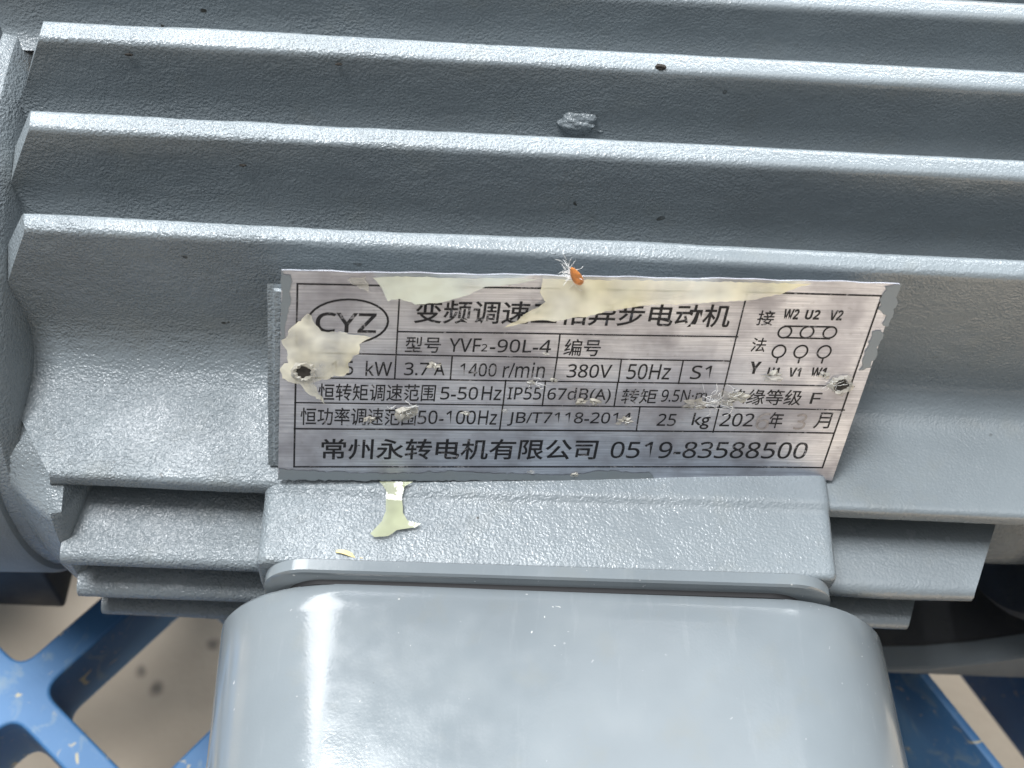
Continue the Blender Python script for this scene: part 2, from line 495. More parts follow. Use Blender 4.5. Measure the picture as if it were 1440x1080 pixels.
RINGS = [([(-35.91, 13.65), (-36.1, 12.7), (-36.57, 11.77), (-37.3, 10.91), (-38.26, 10.15), (-39.42, 9.52), (-40.73, 9.04), (-42.15, 8.73), (-43.6, 8.61), (-45.04, 8.67), (-46.41, 8.93), (-47.65, 9.36), (-48.72, 9.95), (-49.58, 10.68), (-50.18, 11.51), (-50.52, 12.41), (-50.57, 13.35), (-50.35, 14.3), (-49.85, 15.2), (-49.11, 16.04), (-48.15, 16.78), (-47.0, 17.39), (-45.71, 17.85), (-44.34, 18.15), (-42.92, 18.27), (-41.51, 18.21), (-40.17, 17.97), (-38.94, 17.56), (-37.87, 16.99), (-37.0, 16.29), (-36.37, 15.48), (-36.0, 14.59)], 0.42), ([(39.71, 12.8), (39.67, 12.55), (39.58, 12.31), (39.46, 12.08), (39.29, 11.88), (39.1, 11.72), (38.88, 11.6), (38.64, 11.52), (38.4, 11.49), (38.17, 11.51), (37.94, 11.58), (37.74, 11.69), (37.57, 11.85), (37.43, 12.04), (37.34, 12.27), (37.28, 12.51), (37.28, 12.76), (37.32, 13.01), (37.41, 13.25), (37.53, 13.47), (37.7, 13.67), (37.89, 13.83), (38.11, 13.96), (38.34, 14.03), (38.58, 14.06), (38.82, 14.04), (39.04, 13.97), (39.24, 13.86), (39.41, 13.7), (39.55, 13.51), (39.65, 13.29), (39.7, 13.05)], 0.36), ([(43.93, 12.89), (43.89, 12.63), (43.8, 12.39), (43.67, 12.16), (43.51, 11.97), (43.31, 11.8), (43.09, 11.68), (42.86, 11.6), (42.62, 11.57), (42.38, 11.59), (42.16, 11.66), (41.96, 11.77), (41.78, 11.93), (41.64, 12.13), (41.55, 12.35), (41.5, 12.59), (41.49, 12.84), (41.53, 13.09), (41.62, 13.33), (41.75, 13.56), (41.91, 13.75), (42.11, 13.92), (42.33, 14.04), (42.56, 14.12), (42.8, 14.15), (43.03, 14.13), (43.26, 14.06), (43.46, 13.94), (43.63, 13.79), (43.77, 13.6), (43.87, 13.38), (43.92, 13.14)], 0.36), ([(48.28, 12.97), (48.24, 12.72), (48.16, 12.47), (48.03, 12.25), (47.87, 12.05), (47.67, 11.88), (47.45, 11.76), (47.21, 11.68), (46.97, 11.65), (46.74, 11.67), (46.51, 11.74), (46.31, 11.86), (46.14, 12.02), (46.0, 12.21), (45.9, 12.43), (45.85, 12.67), (45.84, 12.92), (45.89, 13.17), (45.97, 13.42), (46.1, 13.64), (46.27, 13.84), (46.46, 14.0), (46.68, 14.12), (46.91, 14.2), (47.15, 14.23), (47.39, 14.21), (47.61, 14.14), (47.81, 14.03), (47.99, 13.87), (48.13, 13.68), (48.22, 13.46), (48.28, 13.22)], 0.36), ([(39.4, 8.38), (39.36, 8.1), (39.27, 7.83), (39.14, 7.58), (38.98, 7.36), (38.78, 7.18), (38.56, 7.05), (38.32, 6.96), (38.08, 6.93), (37.84, 6.95), (37.61, 7.03), (37.41, 7.16), (37.23, 7.33), (37.1, 7.55), (37.0, 7.79), (36.95, 8.06), (36.94, 8.33), (36.99, 8.61), (37.08, 8.88), (37.21, 9.13), (37.37, 9.34), (37.57, 9.52), (37.79, 9.66), (38.03, 9.74), (38.27, 9.77), (38.5, 9.75), (38.73, 9.67), (38.93, 9.55), (39.11, 9.37), (39.25, 9.16), (39.34, 8.92), (39.4, 8.66)], 0.36), ([(43.62, 8.46), (43.58, 8.18), (43.49, 7.91), (43.36, 7.66), (43.2, 7.44), (43.0, 7.26), (42.78, 7.12), (42.54, 7.04), (42.3, 7.01), (42.06, 7.03), (41.83, 7.11), (41.63, 7.23), (41.45, 7.41), (41.31, 7.62), (41.22, 7.87), (41.16, 8.13), (41.16, 8.41), (41.2, 8.69), (41.29, 8.96), (41.42, 9.2), (41.59, 9.42), (41.79, 9.6), (42.01, 9.73), (42.24, 9.82), (42.49, 9.85), (42.72, 9.83), (42.95, 9.75), (43.15, 9.63), (43.33, 9.45), (43.47, 9.24), (43.56, 9.0), (43.62, 8.73)], 0.36), ([(48.12, 8.54), (48.08, 8.26), (47.99, 7.99), (47.86, 7.74), (47.69, 7.52), (47.49, 7.34), (47.27, 7.2), (47.03, 7.12), (46.79, 7.09), (46.55, 7.11), (46.32, 7.19), (46.12, 7.32), (45.94, 7.49), (45.8, 7.7), (45.71, 7.95), (45.65, 8.22), (45.65, 8.49), (45.69, 8.77), (45.78, 9.04), (45.91, 9.29), (46.08, 9.5), (46.28, 9.68), (46.5, 9.82), (46.74, 9.9), (46.98, 9.93), (47.22, 9.91), (47.44, 9.84), (47.65, 9.71), (47.82, 9.54), (47.96, 9.32), (48.06, 9.08), (48.11, 8.82)], 0.36)]
PLATE = [(-54.65, 24.13), (57.81, 24.15), (55.16, -23.47), (-58.33, -24.81)]
HOLES = [(-51.87, 2.13), (51.78, 0.84)]
PAINT_A = [(-54.74, 23.97), (-53.31, 23.11), (-52.98, 21.94), (-53.66, 19.06), (-53.45, 17.13), (-54.08, 14.67), (-54.94, 11.17), (-55.1, 9.91), (-55.49, 9.04), (-55.86, 9.04)]
PAINT_B = [(-57.99, -21.85), (-55.21, -22.11), (-48.46, -22.51), (-37.13, -22.99), (-23.42, -22.18), (-14.22, -22.56), (-0.31, -22.84), (3.27, -22.56), (5.97, -21.56), (12.56, -22.09), (16.51, -21.93), (17.33, -22.89), (17.94, -24.05), (-18.76, -24.55), (-41.72, -24.78), (-58.26, -24.77)]
PAINT_C = [(55.26, 23.75), (57.77, 24.0), (58.1, 19.96), (57.8, 14.9), (56.46, 14.62), (56.66, 16.91), (55.17, 18.65), (55.17, 21.39)]
PAINT_D = [(55.01, 13.31), (57.15, 13.55), (57.06, 8.65), (56.67, 4.91), (54.66, 4.07), (54.97, 8.08)]
GLUE_A = [(-52.43, 13.22), (-51.16, 13.99), (-50.49, 14.99), (-49.69, 14.51), (-49.36, 12.78), (-47.97, 11.31), (-43.82, 11.14), (-39.26, 10.06), (-40.96, 8.66), (-41.65, 6.33), (-43.17, 4.75), (-43.69, 1.59), (-48.0, 0.45), (-50.18, -0.65), (-49.2, -2.78), (-47.8, -5.48), (-50.73, -3.35), (-53.17, -0.7), (-55.69, 0.06), (-55.97, 2.43), (-54.55, 5.06), (-55.35, 9.15), (-54.43, 10.68)]
GLUE_B = [(-38.4, 23.68), (-34.15, 23.96), (-31.72, 23.92), (-20.32, 23.8), (-8.85, 23.87), (-12.08, 22.75), (-18.21, 21.99), (-21.85, 19.98), (-26.77, 18.42), (-30.89, 18.09), (-33.77, 19.24), (-35.82, 18.71), (-36.62, 20.39), (-37.41, 22.28)]
GLUE_C = [(-10.47, 16.3), (-7.28, 18.83), (-8.25, 21.0), (-8.02, 23.79), (-2.25, 23.78), (-0.69, 23.72), (11.73, 23.99), (24.28, 23.94), (41.18, 23.83), (38.8, 22.99), (35.68, 21.46), (31.24, 20.14), (24.96, 19.51), (17.42, 18.86), (13.2, 18.77), (8.22, 18.02), (4.09, 17.09), (0.01, 15.52), (-2.01, 15.62), (-5.31, 14.66), (-8.28, 14.85), (-11.6, 14.03), (-14.92, 12.86), (-12.07, 14.92)]
GLUE_D = [(-43.07, 22.63), (-39.82, 23.55), (-39.08, 19.61), (-41.49, 21.24)]
FLAKES = [((-27.41, 3.98), 1.3), ((-8.67, 0.3), 0.9), ((-6.27, 6.97), 0.7), ((-4.42, 0.91), 0.9), ((-32.99, -7.19), 3.0), ((-39.82, -8.96), 1.5), ((-21.09, -7.29), 0.9), ((-13.58, -6.62), 0.8), ((10.44, -8.81), 1.7), ((38.0, 2.7), 2.2), ((47.99, 3.14), 1.4), ((24.11, -4.39), 2.4), ((29.35, -3.19), 3.0), ((32.41, -2.59), 1.8), ((63.27, -3.23), 0.0), ((1.36, -4.18), 1.2), ((3.92, -4.14), 1.2), ((-7.31, -22.19), 0.8), ((1.53, -22.7), 0.9)]
DRIP = [[-39.06, -13.0], [-32.34, -12.8], [-34.02, -14.0], [-34.35, -15.8], [-33.91, -19.23], [-32.86, -20.93], [-30.2, -21.42], [-31.34, -22.28], [-34.88, -22.95], [-36.57, -24.3], [-39.27, -24.6], [-40.04, -23.86], [-37.98, -21.06], [-37.38, -18.94], [-37.63, -14.6]]

# ------------------------------------------------------------------ floor
fl = obj('floor', [(-2500, -2500, -270), (2500, -2500, -270), (2500, 2500, -270), (-2500, 2500, -270)], [(0, 1, 2, 3)], 'floor')
fl['kind'] = 'structure'

# ------------------------------------------------------------------ blue lattice under the motor
def line_x(p, d, q, e):
    m = np.array([[d[0], -e[0]], [d[1], -e[1]]])
    s = np.linalg.solve(m, np.array(q) - np.array(p))
    return np.array(p) + s[0] * np.array(d)


def lattice(z_top, depth):
    J = np.array((-142.0, -20.5))
    n1 = np.array((0.777, -0.63))
    f1 = [(J + n1 * o, np.array((0.63, 0.777)), 4.0) for o in (-112, -56, 0, 52, 104, 156, 208, 260, 312)]
    n2 = np.array((0.632, 0.775))
    f2 = [(J + n2 * o, np.array(d), 4.0) for o, d in ((-110, (0.775, -0.632)), (-56, (0.775, -0.632)), (0, (0.775, -0.632)),
          (60, (0.76, -0.65)), (112, (0.68, -0.73)))]
    f2 += [(J + n2 * o, np.array((0.66, -0.75)), 4.5) for o in (166, 222)]
    cu = bpy.data.curves.new('lattice', 'CURVE')
    cu.dimensions = '2D'
    cu.fill_mode = 'BOTH'
    cu.extrude = depth / 2 * S
    cu.bevel_depth = 0.9 * S
    cu.bevel_resolution = 2

    def spline(pts):
        s = cu.splines.new('POLY')
        s.points.add(len(pts) - 1)
        for p, q in zip(s.points, pts):
            p.co = (q[0] * S, q[1] * S, 0, 1)
        s.use_cyclic_u = True
    spline([(-330, -190), (99, -190), (99, 260), (-330, 260)])
    for i in range(len(f1) - 1):
        for j in range(len(f2) - 1):
            c = []
            for a, b in ((i, j), (i + 1, j), (i + 1, j + 1), (i, j + 1)):
                sa = 1 if a == i else -1
                sb = 1 if b == j else -1
                pa = f1[a][0] + n1 * f1[a][2] * sa
                nb = np.array((-f2[b][1][1], f2[b][1][0]))
                pb = f2[b][0] + nb * f2[b][2] * sb
                c.append(line_x(pa, f1[a][1], pb, f2[b][1]))
            c = np.array(c)
            if c[:, 0].min() < -320 or c[:, 0].max() > 94 or c[:, 1].min() < -182 or c[:, 1].max() > 250:
                continue
            q = []
            for k in range(4):
                p0, p, p1 = c[k - 1], c[k], c[(k + 1) % 4]
                u, w = p0 - p, p1 - p
                lu, lw = np.linalg.norm(u), np.linalg.norm(w)
                r = min(6.5, 0.4 * lu, 0.4 * lw)
                a, e = p + u / lu * r, p + w / lw * r
                for s in np.linspace(0, 1, 7):
                    q.append((1 - s) ** 2 * a + 2 * s * (1 - s) * p + s * s * e)
            spline(q)
    o = bpy.data.objects.new('lattice_tmp', cu)
    COL.objects.link(o)
    dg = bpy.context.evaluated_depsgraph_get()
    me = bpy.data.meshes.new_from_object(o.evaluated_get(dg))
    bpy.data.objects.remove(o)
    ob = link('pallet_deck', me, 'blue', None, 40)
    ob.location.z = (z_top - depth / 2) * S
    return ob


pal = thing('lattice_pallet', 'worn blue lattice pallet with diamond openings under the grey motor', 'pallet', loc=(0, 0, -270))
deck = lattice(-132.9, 24)
deck.parent = pal
deck.location.z += 0.270


def web(p, q, top, bottom, th):
    """upright blue side plate along p-q"""
    p, q = Vector((*p, 0)), Vector((*q, 0))
    d = (q - p).normalized()
    p, q = p - d * 160, q + d * 120
    L = (q - p).length
    bm = rbox(0, L, -th / 2, th / 2, bottom, top, 0.5, 2)
    bm.transform(Matrix.Translation(p) @ Matrix.Rotation(math.atan2(d.y, d.x), 4, 'Z'))
    o = bm_obj('side_plate', bm, 'blue', pal)
    o.location.z = 0.270
    return o


web((111.5, -4.7), (133.0, -39.0), -133.2, -269.5, 2.6)
web((152.5, 21.0), (167.5, -5.0), -133.2, -200.0, 2.6)

# ------------------------------------------------------------------ motor
motor = thing('electric_motor', 'grey enamelled cast electric motor with cooling fins and riveted nameplate', 'motor', loc=(0, 0, 0))

lathe('barrel', [(-118, 5), (-118, 53.5), (113, 53.5), (113, 5)], 'cast', motor)
lathe('end_ring', [(-111.5, 58), (-113, 71.0), (-115.5, 74.0), (-121, 74.6), (-122, 60)], 'cast', motor)
lathe('end_shield', [(-118.5, 60), (-118.5, 74.5), (-119, 75.6), (-120.5, 76.4), (-136, 76.8), (-150, 73), (-162, 60), (-166, 30), (-166, 4)], 'shield', motor)
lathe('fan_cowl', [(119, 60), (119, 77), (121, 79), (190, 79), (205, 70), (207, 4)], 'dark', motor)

def collar(prof, a0, lim):
    V, f = [], []
    n = 60
    for x, r in prof:
        for s_ in range(n + 1):
            a = math.radians(a0 + (236 - a0) * s_ / n)
            rr = min(r, np.interp(math.degrees(a), *lim)) - max(0, (s_ - 52) / 8) * 5
            V.append((x, AX[0] + rr * math.cos(a), AX[1] + rr * math.sin(a)))
    w = n + 1
    for i in range(len(prof) - 1):
        for s_ in range(n):
            f.append((i * w + s_, i * w + s_ + 1, (i + 1) * w + s_ + 1, (i + 1) * w + s_))
    return obj('frame_end_collar', V, f, 'cast', motor, 50)


collar([(-119, 60), (-119, 71.0), (-117.5, 72.6), (-109, 79.4), (-105.6, 81.6), (-103.6, 80.6), (-99, 63)], 146,
       ([146, 150, 160.5, 165, 171], [55, 59.5, 72.5, 77.0, 90]))
collar([(93, 50), (94, 63.5), (96, 65), (118, 65), (119, 60)], 165, ([160, 170], [90, 90]))
XL_ROOT, XL_TIP = -116.8, -105.3


def resample(p, n):
    L = np.r_[0, np.cumsum(np.linalg.norm(np.diff(p, axis=0), axis=1))]
    q = np.linspace(0, L[-1], n)
    return np.c_[np.interp(q, L, p[:, 0]), np.interp(q, L, p[:, 1])]


def fin(name, keys, xr_tip, xr_root, rtip, xl_tip=XL_TIP, mat='cast', left=None, tall=False):
    p = rounded(keys)
    n = len(p)
    tg = np.gradient(p, axis=0)
    tg /= np.linalg.norm(tg, axis=1)[:, None]
    nrm = np.c_[tg[:, 1], -tg[:, 0]]
    pl = resample(rounded(left), n) if left else p

    def height(q_):
        return np.clip((np.hypot(q_[:, 0] - AX[0], q_[:, 1] - AX[1]) - 63.0) / (rtip - 63.0), 0, 1)
    h = height(p)
    floor_ = (pl[:, 1] < -12) & (pl[:, 1] > -21.6)        # pocket floor: its end follows the frame's curve
    lower = pl[:, 1] < -26
    hl = np.where(floor_, np.clip((3 - pl[:, 0]) / 17.0, 0, 1), height(pl))
    hl = np.where(lower, np.clip(hl * 1.9, 0, 1), hl)
    xl = XL_ROOT + (xl_tip - XL_ROOT) * hl
    xr = xr_root + (xr_tip - xr_root) * h
    m = 250
    t = np.linspace(0, 1, m + 1)
    X = xl[:, None] + (xr - xl)[:, None] * t[None]
    Y = np.repeat(p[:, 0][:, None], m + 1, 1)
    Z = np.repeat(p[:, 1][:, None], m + 1, 1)
    if left:                        # another section left of the nameplate
        k = np.clip((-20 - X) / 35, 0, 1)
        Y = Y * (1 - k) + pl[:, 0][:, None] * k
        Z = Z * (1 - k) + pl[:, 1][:, None] * k
    P = np.stack([X, Y, Z], -1).reshape(-1, 3)
    rough = np.interp(P[:, 0], [-120, -30, 70], [1.0, 0.9, 0.55])
    d = (0.04 * vnoise(P, 2.3, 1) + 0.05 * vnoise(P, 1.25, 2) + 0.10 * vnoise(P, 7, 3)) * rough + 0.32 * vnoise(P, 24, 4)
    d += 0.35 * np.clip(vnoise(P, 16, 8) - 0.45, 0, 1)
    NR = np.repeat(nrm[:, None, :], m + 1, 1).reshape(-1, 2)
    P[:, 1] += NR[:, 0] * d
    P[:, 2] += NR[:, 1] * d
    w = m + 1
    f = [(i * w + j, (i + 1) * w + j, (i + 1) * w + j + 1, i * w + j + 1) for i in range(n - 1) for j in range(m)]
    for j, flip in ((0, False), (m, True)):        # slanting end faces
        keep = [i for i in range(n) if not (tall and P[i * w + j][2] < 2 and i > n // 3)]
        ring = [Vector((P[i * w + j][1], P[i * w + j][2], 0)) for i in keep]
        for a, b, c in tessellate_polygon([ring]):
            u, v_ = ring[b] - ring[a], ring[c] - ring[a]
            ccw = u.x * v_.y - u.y * v_.x > 0          # seen from +x
            q = (a, b, c) if ccw == flip else (a, c, b)
            f.append(tuple(keep[k] * w + j for k in q))
    return obj(name, P, f, mat, motor, 55)


# cross-sections (y, z, corner radius), from one channel's middle over the tip to the next
fin('cooling_fin', [(73, 26), (69.6, 26.5, 3), (67.8, 31, 3), (66.6, 43.4, 1), (62, 42.9, .8), (61.3, 33, 5), (59.6, 28.2, 3), (56.5, 26.5)], 103, 112, 89, -121)
fin('cooling_fin', [(56.5, 26.5), (53.6, 27, 2.5), (52, 30, 3), (51.0, 39.5, 1), (46, 39.0, .8), (45.3, 24, 5), (43.4, 18.5, 3), (40.5, 16.8)], 103, 112, 86)
fin('cooling_fin', [(40.5, 16.8), (37.4, 17.4, 2.5), (35.8, 21, 3), (34.6, 32.0, 1), (30, 31.5, .8), (29.2, 13, 5), (27.2, 7, 3), (24.2, 5.2)], 103, 112, 83)
fin('cooling_fin', [(24.2, 5.2), (21, 6, 2.5), (19.4, 10, 3), (18.0, 22.1, 1), (14, 21.5, .8), (12.6, -20.0, 9), (-9, -21.1)], 103, 112, 81,
    left=[(24.2, 5.2), (21, 6, 2.5), (19.4, 10, 3), (18.0, 22.1, 1), (14, 21.5, .8), (12.9, -14.4, 15), (-9, -20.1)], tall=True)
fin('cooling_fin', [(-9, -21.1), (-13.9, -21.3, .9), (-14.1, -25.4, 1.2), (2, -26.4, 4), (1.5, -30)], 112, 116, 78,
    left=[(-9, -20.1), (-13.9, -21.3, .9), (-14.1, -25.4, 1.2), (-2, -26.4, 4), (-2.5, -30)])
fin('cooling_fin', [(1.5, -30), (1, -34, 5), (-24.3, -37.6, 1.8), (-24.6, -41.4, 1.5), (-2, -42.4, 4), (-2.2, -46)], 87.5, 97, 84,
    left=[(-2.5, -30), (-3, -33, 5), (-24.3, -37.6, 3.2), (-24.6, -41.4, 2.5), (-13, -43.4, 4), (-13, -46)])
fin('cooling_fin', [(-2.2, -46), (-2.5, -49, 4), (-25.2, -52.6, 1.3), (-25.2, -56, 1.5), (-3, -57, 4), (-3, -60)], 78, 86, 85,
    left=[(-13, -46), (-13.5, -48.5, 4), (-25.2, -52.6, 3), (-25.2, -56, 2.5), (-14, -58, 4), (-14, -60)])
fin('cooling_fin', [(-3, -60), (-3, -63, 4), (-23.6, -66.4, 1.3), (-23.2, -69.8, 1.5), (-1, -70.4, 4), (0, -73)], 72, 80, 84, -103.5,
    left=[(-14, -60), (-13, -62.5, 4), (-23.6, -66.4, 3), (-23.2, -69.8, 2.5), (-11, -71.4, 4), (-10, -73.5)])
fin('cooling_fin', [(0, -73), (1, -76.5, 4), (-18.6, -79.6, 1.3), (-17.6, -83.2, 1.5), (4, -84, 4), (7, -89)], 66, 74, 84, -100,
    left=[(-10, -73.5), (-8, -76, 4), (-18.6, -79.6, 3), (-17.6, -83.2, 2.5), (4, -86, 4), (7, -89)])
# far side, kept for anyone stepping round: the same fins seen from behind
for yb, zt in ((78, 40.5), (94, 34), (110, 24)):
    fin('cooling_fin', [(yb + 11, zt - 27), (yb + 6.4, zt - 26, 4), (yb + 4.6, zt - .6, 1), (yb, zt, .8), (yb - 1.4, zt - 24, 4), (yb - 5.4, zt - 23.5)], 103, 112, 86)

# feet
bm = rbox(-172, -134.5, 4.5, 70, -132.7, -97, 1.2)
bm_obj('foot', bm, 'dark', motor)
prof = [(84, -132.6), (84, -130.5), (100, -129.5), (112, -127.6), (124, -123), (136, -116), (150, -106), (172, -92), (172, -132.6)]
for name_, dx, y0, dy, mat_ in (('foot', 0, 1.5, 74, 'dark'), ('foot_rim', 0, -5.5, 6.9, 'shield')):  # body behind the grey rim is near-black: shade under the motor put into colour
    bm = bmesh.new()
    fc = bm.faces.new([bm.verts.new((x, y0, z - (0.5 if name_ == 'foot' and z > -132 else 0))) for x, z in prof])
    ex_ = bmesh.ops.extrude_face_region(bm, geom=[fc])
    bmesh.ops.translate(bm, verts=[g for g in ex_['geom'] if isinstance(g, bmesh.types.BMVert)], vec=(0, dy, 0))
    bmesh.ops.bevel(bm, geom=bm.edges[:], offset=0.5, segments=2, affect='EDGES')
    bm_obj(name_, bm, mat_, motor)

# ------------------------------------------------------------------ terminal box
# neck cast onto the frame
def neck():
    # swept (x, z) outline, open below, along y, with a front face
    out = rounded([(-62.5, -70), (-62.5, -22.4, 3.2), (-20, -21.2), (52.6, -19.6, 1.6), (54.4, -70)], 0.8)
    tg = np.gradient(out, axis=0)
    tg /= np.linalg.norm(tg, axis=1)[:, None]
    nrm = np.c_[-tg[:, 1], tg[:, 0]]
    ys = np.r_[np.linspace(2, -28.6, 42), -29.2, -29.6, -29.8]
    ins = np.r_[np.zeros(42), 0.12, 0.4, 0.9]
    V = []
    for y, k in zip(ys, ins):
        dz = min(0.0, 0.09 * (y + 15.5))     # top falls away a little towards the box
        if y > -15.5:           # shallow step up to the nameplate pad
            dz = 0.9 * min(1, (y + 15.5) / 1.5)
        for q, nn in zip(out, nrm):
            lift = dz if q[1] > -30 else 0
            V.append((q[0] - nn[0] * k, y, q[1] - nn[1] * k + lift))
    V = np.array(V)
    rough = np.interp(V[:, 0], [-65, -20, 40], [1.0, 0.75, 0.35])
    d = (0.07 * vnoise(V, 2.0, 5) + 0.08 * vnoise(V, 1.2, 6)) * rough + 0.15 * vnoise(V, 14, 7)
    NN = np.tile(nrm, (len(ys), 1))
    V[:, 0] += NN[:, 0] * d
    V[:, 2] += NN[:, 1] * d
    w = len(out)
    f = [(i * w + j, (i + 1) * w + j, (i + 1) * w + j + 1, i * w + j + 1) for i in range(len(ys) - 1) for j in range(w - 1)]
    f.append(tuple((len(ys) - 1) * w + j for j in range(w))[::-1])
    return obj('terminal_box_neck', V, f, 'cast', motor, 50)


neck()


def rrect(x0, x1, z0, z1, r, seg=16):
    """rounded rectangle; r is one radius, or (rx, rz) of elliptic corners"""
    rx, rz = r if isinstance(r, tuple) else (r, r)
    pts = []
    for cx, cz, a0 in ((x1 - rx, z1 - rz, 0), (x0 + rx, z1 - rz, 90), (x0 + rx, z0 + rz, 180), (x1 - rx, z0 + rz, 270)):
        for k in range(seg + 1):
            a = math.radians(a0 + 90 * k / seg)
            pts.append((cx + rx * math.cos(a), cz + rz * math.sin(a)))
    return pts


def prism(name, sections, mat, parent, caps=(True, True), smooth=35, askew=1.25):
    """loft of rounded rectangles: (y, x0, x1, z0, z1, r)"""
    V, f = [], []
    n = None
    for y, x0, x1, z0, z1, r in sections:
        q = rrect(x0, x1, z0, z1, r)
        n = len(q)
        V += [(x, y, z) for x, z in q]
    for i in range(len(sections) - 1):
        for j in range(n):
            k = (j + 1) % n
            f.append((i * n + j, i * n + k, (i + 1) * n + k, (i + 1) * n + j))
    if caps[0]:
        f.append(tuple(range(n))[::-1])
    if caps[1]:
        f.append(tuple((len(sections) - 1) * n + j for j in range(n)))
    bm = bmesh.new()
    tilt = math.radians(askew)          # the box sits a touch askew on its neck
    vs_ = [bm.verts.new((x, y, z + math.sin(tilt) * (x + 60))) for x, y, z in V]
    for q in f:
        bm.faces.new([vs_[i] for i in q])
    return bm_obj(name, bm, mat, parent, smooth)


prism('terminal_box_flange', [(-29.6, -60.2, 51.7, -110, -22.0, 9), (-30.0, -61, 52.5, -110.8, -21.4, 9.6), (-32.2, -61, 52.5, -110.8, -21.4, 9.6), (-32.6, -60.4, 51.9, -110.2, -21.9, 9.2)], 'smooth', motor)
prism('gasket', [(-32.4, -57, 48, -106, -25.0, 9), (-33.6, -57, 48, -106, -25.0, 9)], 'gap', motor)
LR = (29, 31)
lid = [(-33.2, -71.4, 68.0, -124, -25.4, LR), (-33.5, -72.2, 68.8, -124.5, -24.7, LR), (-34.2, -72.6, 69.2, -124.8, -24.4, LR)]
for k in range(1, 9):
    y = -34.2 - k * 5.0
    lid.append((y, -72.6 + k * .22, 69.2 + k * .34, -124.8 + k * .3, -24.4 - k * .12, LR))
lid += [(-76.6, -70, 70.9, -121.5, -26.2, LR), (-78.2, -68.4, 69.3, -120, -27.8, LR), (-79, -66, 66.9, -117.6, -30.2, LR)]
prism('terminal_box_lid', lid, 'smooth', motor, askew=0.8)

# ------------------------------------------------------------------ nameplate pad and nameplate
PO = Vector((-1.22378, -2.34311, 2.91846))
PX = Vector((0.99878412, 0.04737568, -0.0136318))
PY = Vector((-0.00341129, 0.3422747, 0.93959374))
PN = Vector((0.04917971, -0.9384048, 0.34202014))
PM = Matrix(((PX.x, PY.x, PN.x, PO.x * S), (PX.y, PY.y, PN.y, PO.y * S), (PX.z, PY.z, PN.z, PO.z * S), (0, 0, 0, 1)))


def plate_pt(x, y, z=0.0):
    return PO + PX * x + PY * y + PN * z


# wedge-shaped pad behind the plate, cast on the frame
bm = bmesh.new()
pad_out = [(-60.6, -24.0), (54.2, -24.5), (54.8, 19.5), (-57.9, 20.5)]
fr = [bm.verts.new(plate_pt(x, y, -1.3)) for x, y in pad_out]
bk = [bm.verts.new((v.co.x, 15.5, v.co.z - (2.0 if i < 2 else 17.0))) for i, v in enumerate(fr)]
bm.faces.new(fr)
for i in range(4):
    j = (i + 1) % 4
    bm.faces.new((fr[j], fr[i], bk[i], bk[j]))
bmesh.ops.bevel(bm, geom=[e for e in bm.edges if all(v in fr for v in e.verts)], offset=1.6, segments=3, affect='EDGES')
bmesh.ops.triangulate(bm, faces=bm.faces[:])
bmesh.ops.subdivide_edges(bm, edges=bm.edges[:], cuts=5, use_grid_fill=True)
bmesh.ops.subdivide_edges(bm, edges=bm.edges[:], cuts=2, use_grid_fill=True)
bm.normal_update()
for v in bm.verts:
    a = np.array([[v.co.x, v.co.y, v.co.z]])
    v.co += v.normal * float(0.12 * vnoise(a, 2.2, 9)[0] + 0.1 * vnoise(a, 6, 10)[0])
bm_obj('nameplate_pad', bm, 'cast', motor, 50)

# the plate itself, slightly bent, 0.6 mm thick
q = [np.array(p) for p in PLATE]


def bend(x, y):
    """the thin sheet curls a little off its pad at the right end and top edge"""
    return 0.00035 * max(0, x - 25) ** 2 + 0.0012 * max(0, y - 14) ** 2 + 0.05 * math.sin(x * 0.16) * (y > 5)


def plate_mesh():
    nx, ny = 90, 36
    V, f = [], []
    for side in (0, 1):
        for i in range(nx + 1):
            for j in range(ny + 1):
                u, v = i / nx, j / ny
                p = (q[0] * (1 - u) + q[1] * u) * (1 - v) + (q[3] * (1 - u) + q[2] * u) * v
                e = 0.09 * math.sin(u * 37) + 0.07 * math.sin(u * 91 + 1)
                p = p + np.array((0, e if j in (0, ny) else 0))
                V.append((p[0], p[1], bend(*p) - 0.35 * side))
    w = ny + 1
    n = (nx + 1) * w
    for i in range(nx):
        for j in range(ny):
            a = i * w + j
            f.append((a, a + 1, a + w + 1, a + w))
            f.append((a + n, a + w + n, a + w + 1 + n, a + 1 + n))
    rim = [i * w for i in range(nx + 1)] + [nx * w + j for j in range(1, w)] + [i * w + ny for i in range(nx - 1, -1, -1)] + [j for j in range(ny - 1, 0, -1)]
    for k in range(len(rim)):
        a, b = rim[k], rim[(k + 1) % len(rim)]
        f.append((a, b, b + n, a + n))
    return V, f


V, f = plate_mesh()
plate = obj('nameplate', V, f, 'plate', motor, 40)
plate.matrix_local = PM


def on_plate(name, verts2, faces, z, mat, smooth=None):
    return obj(name, [(x, y, bend(x, y) + z) for x, y in verts2], faces, mat, plate, smooth)


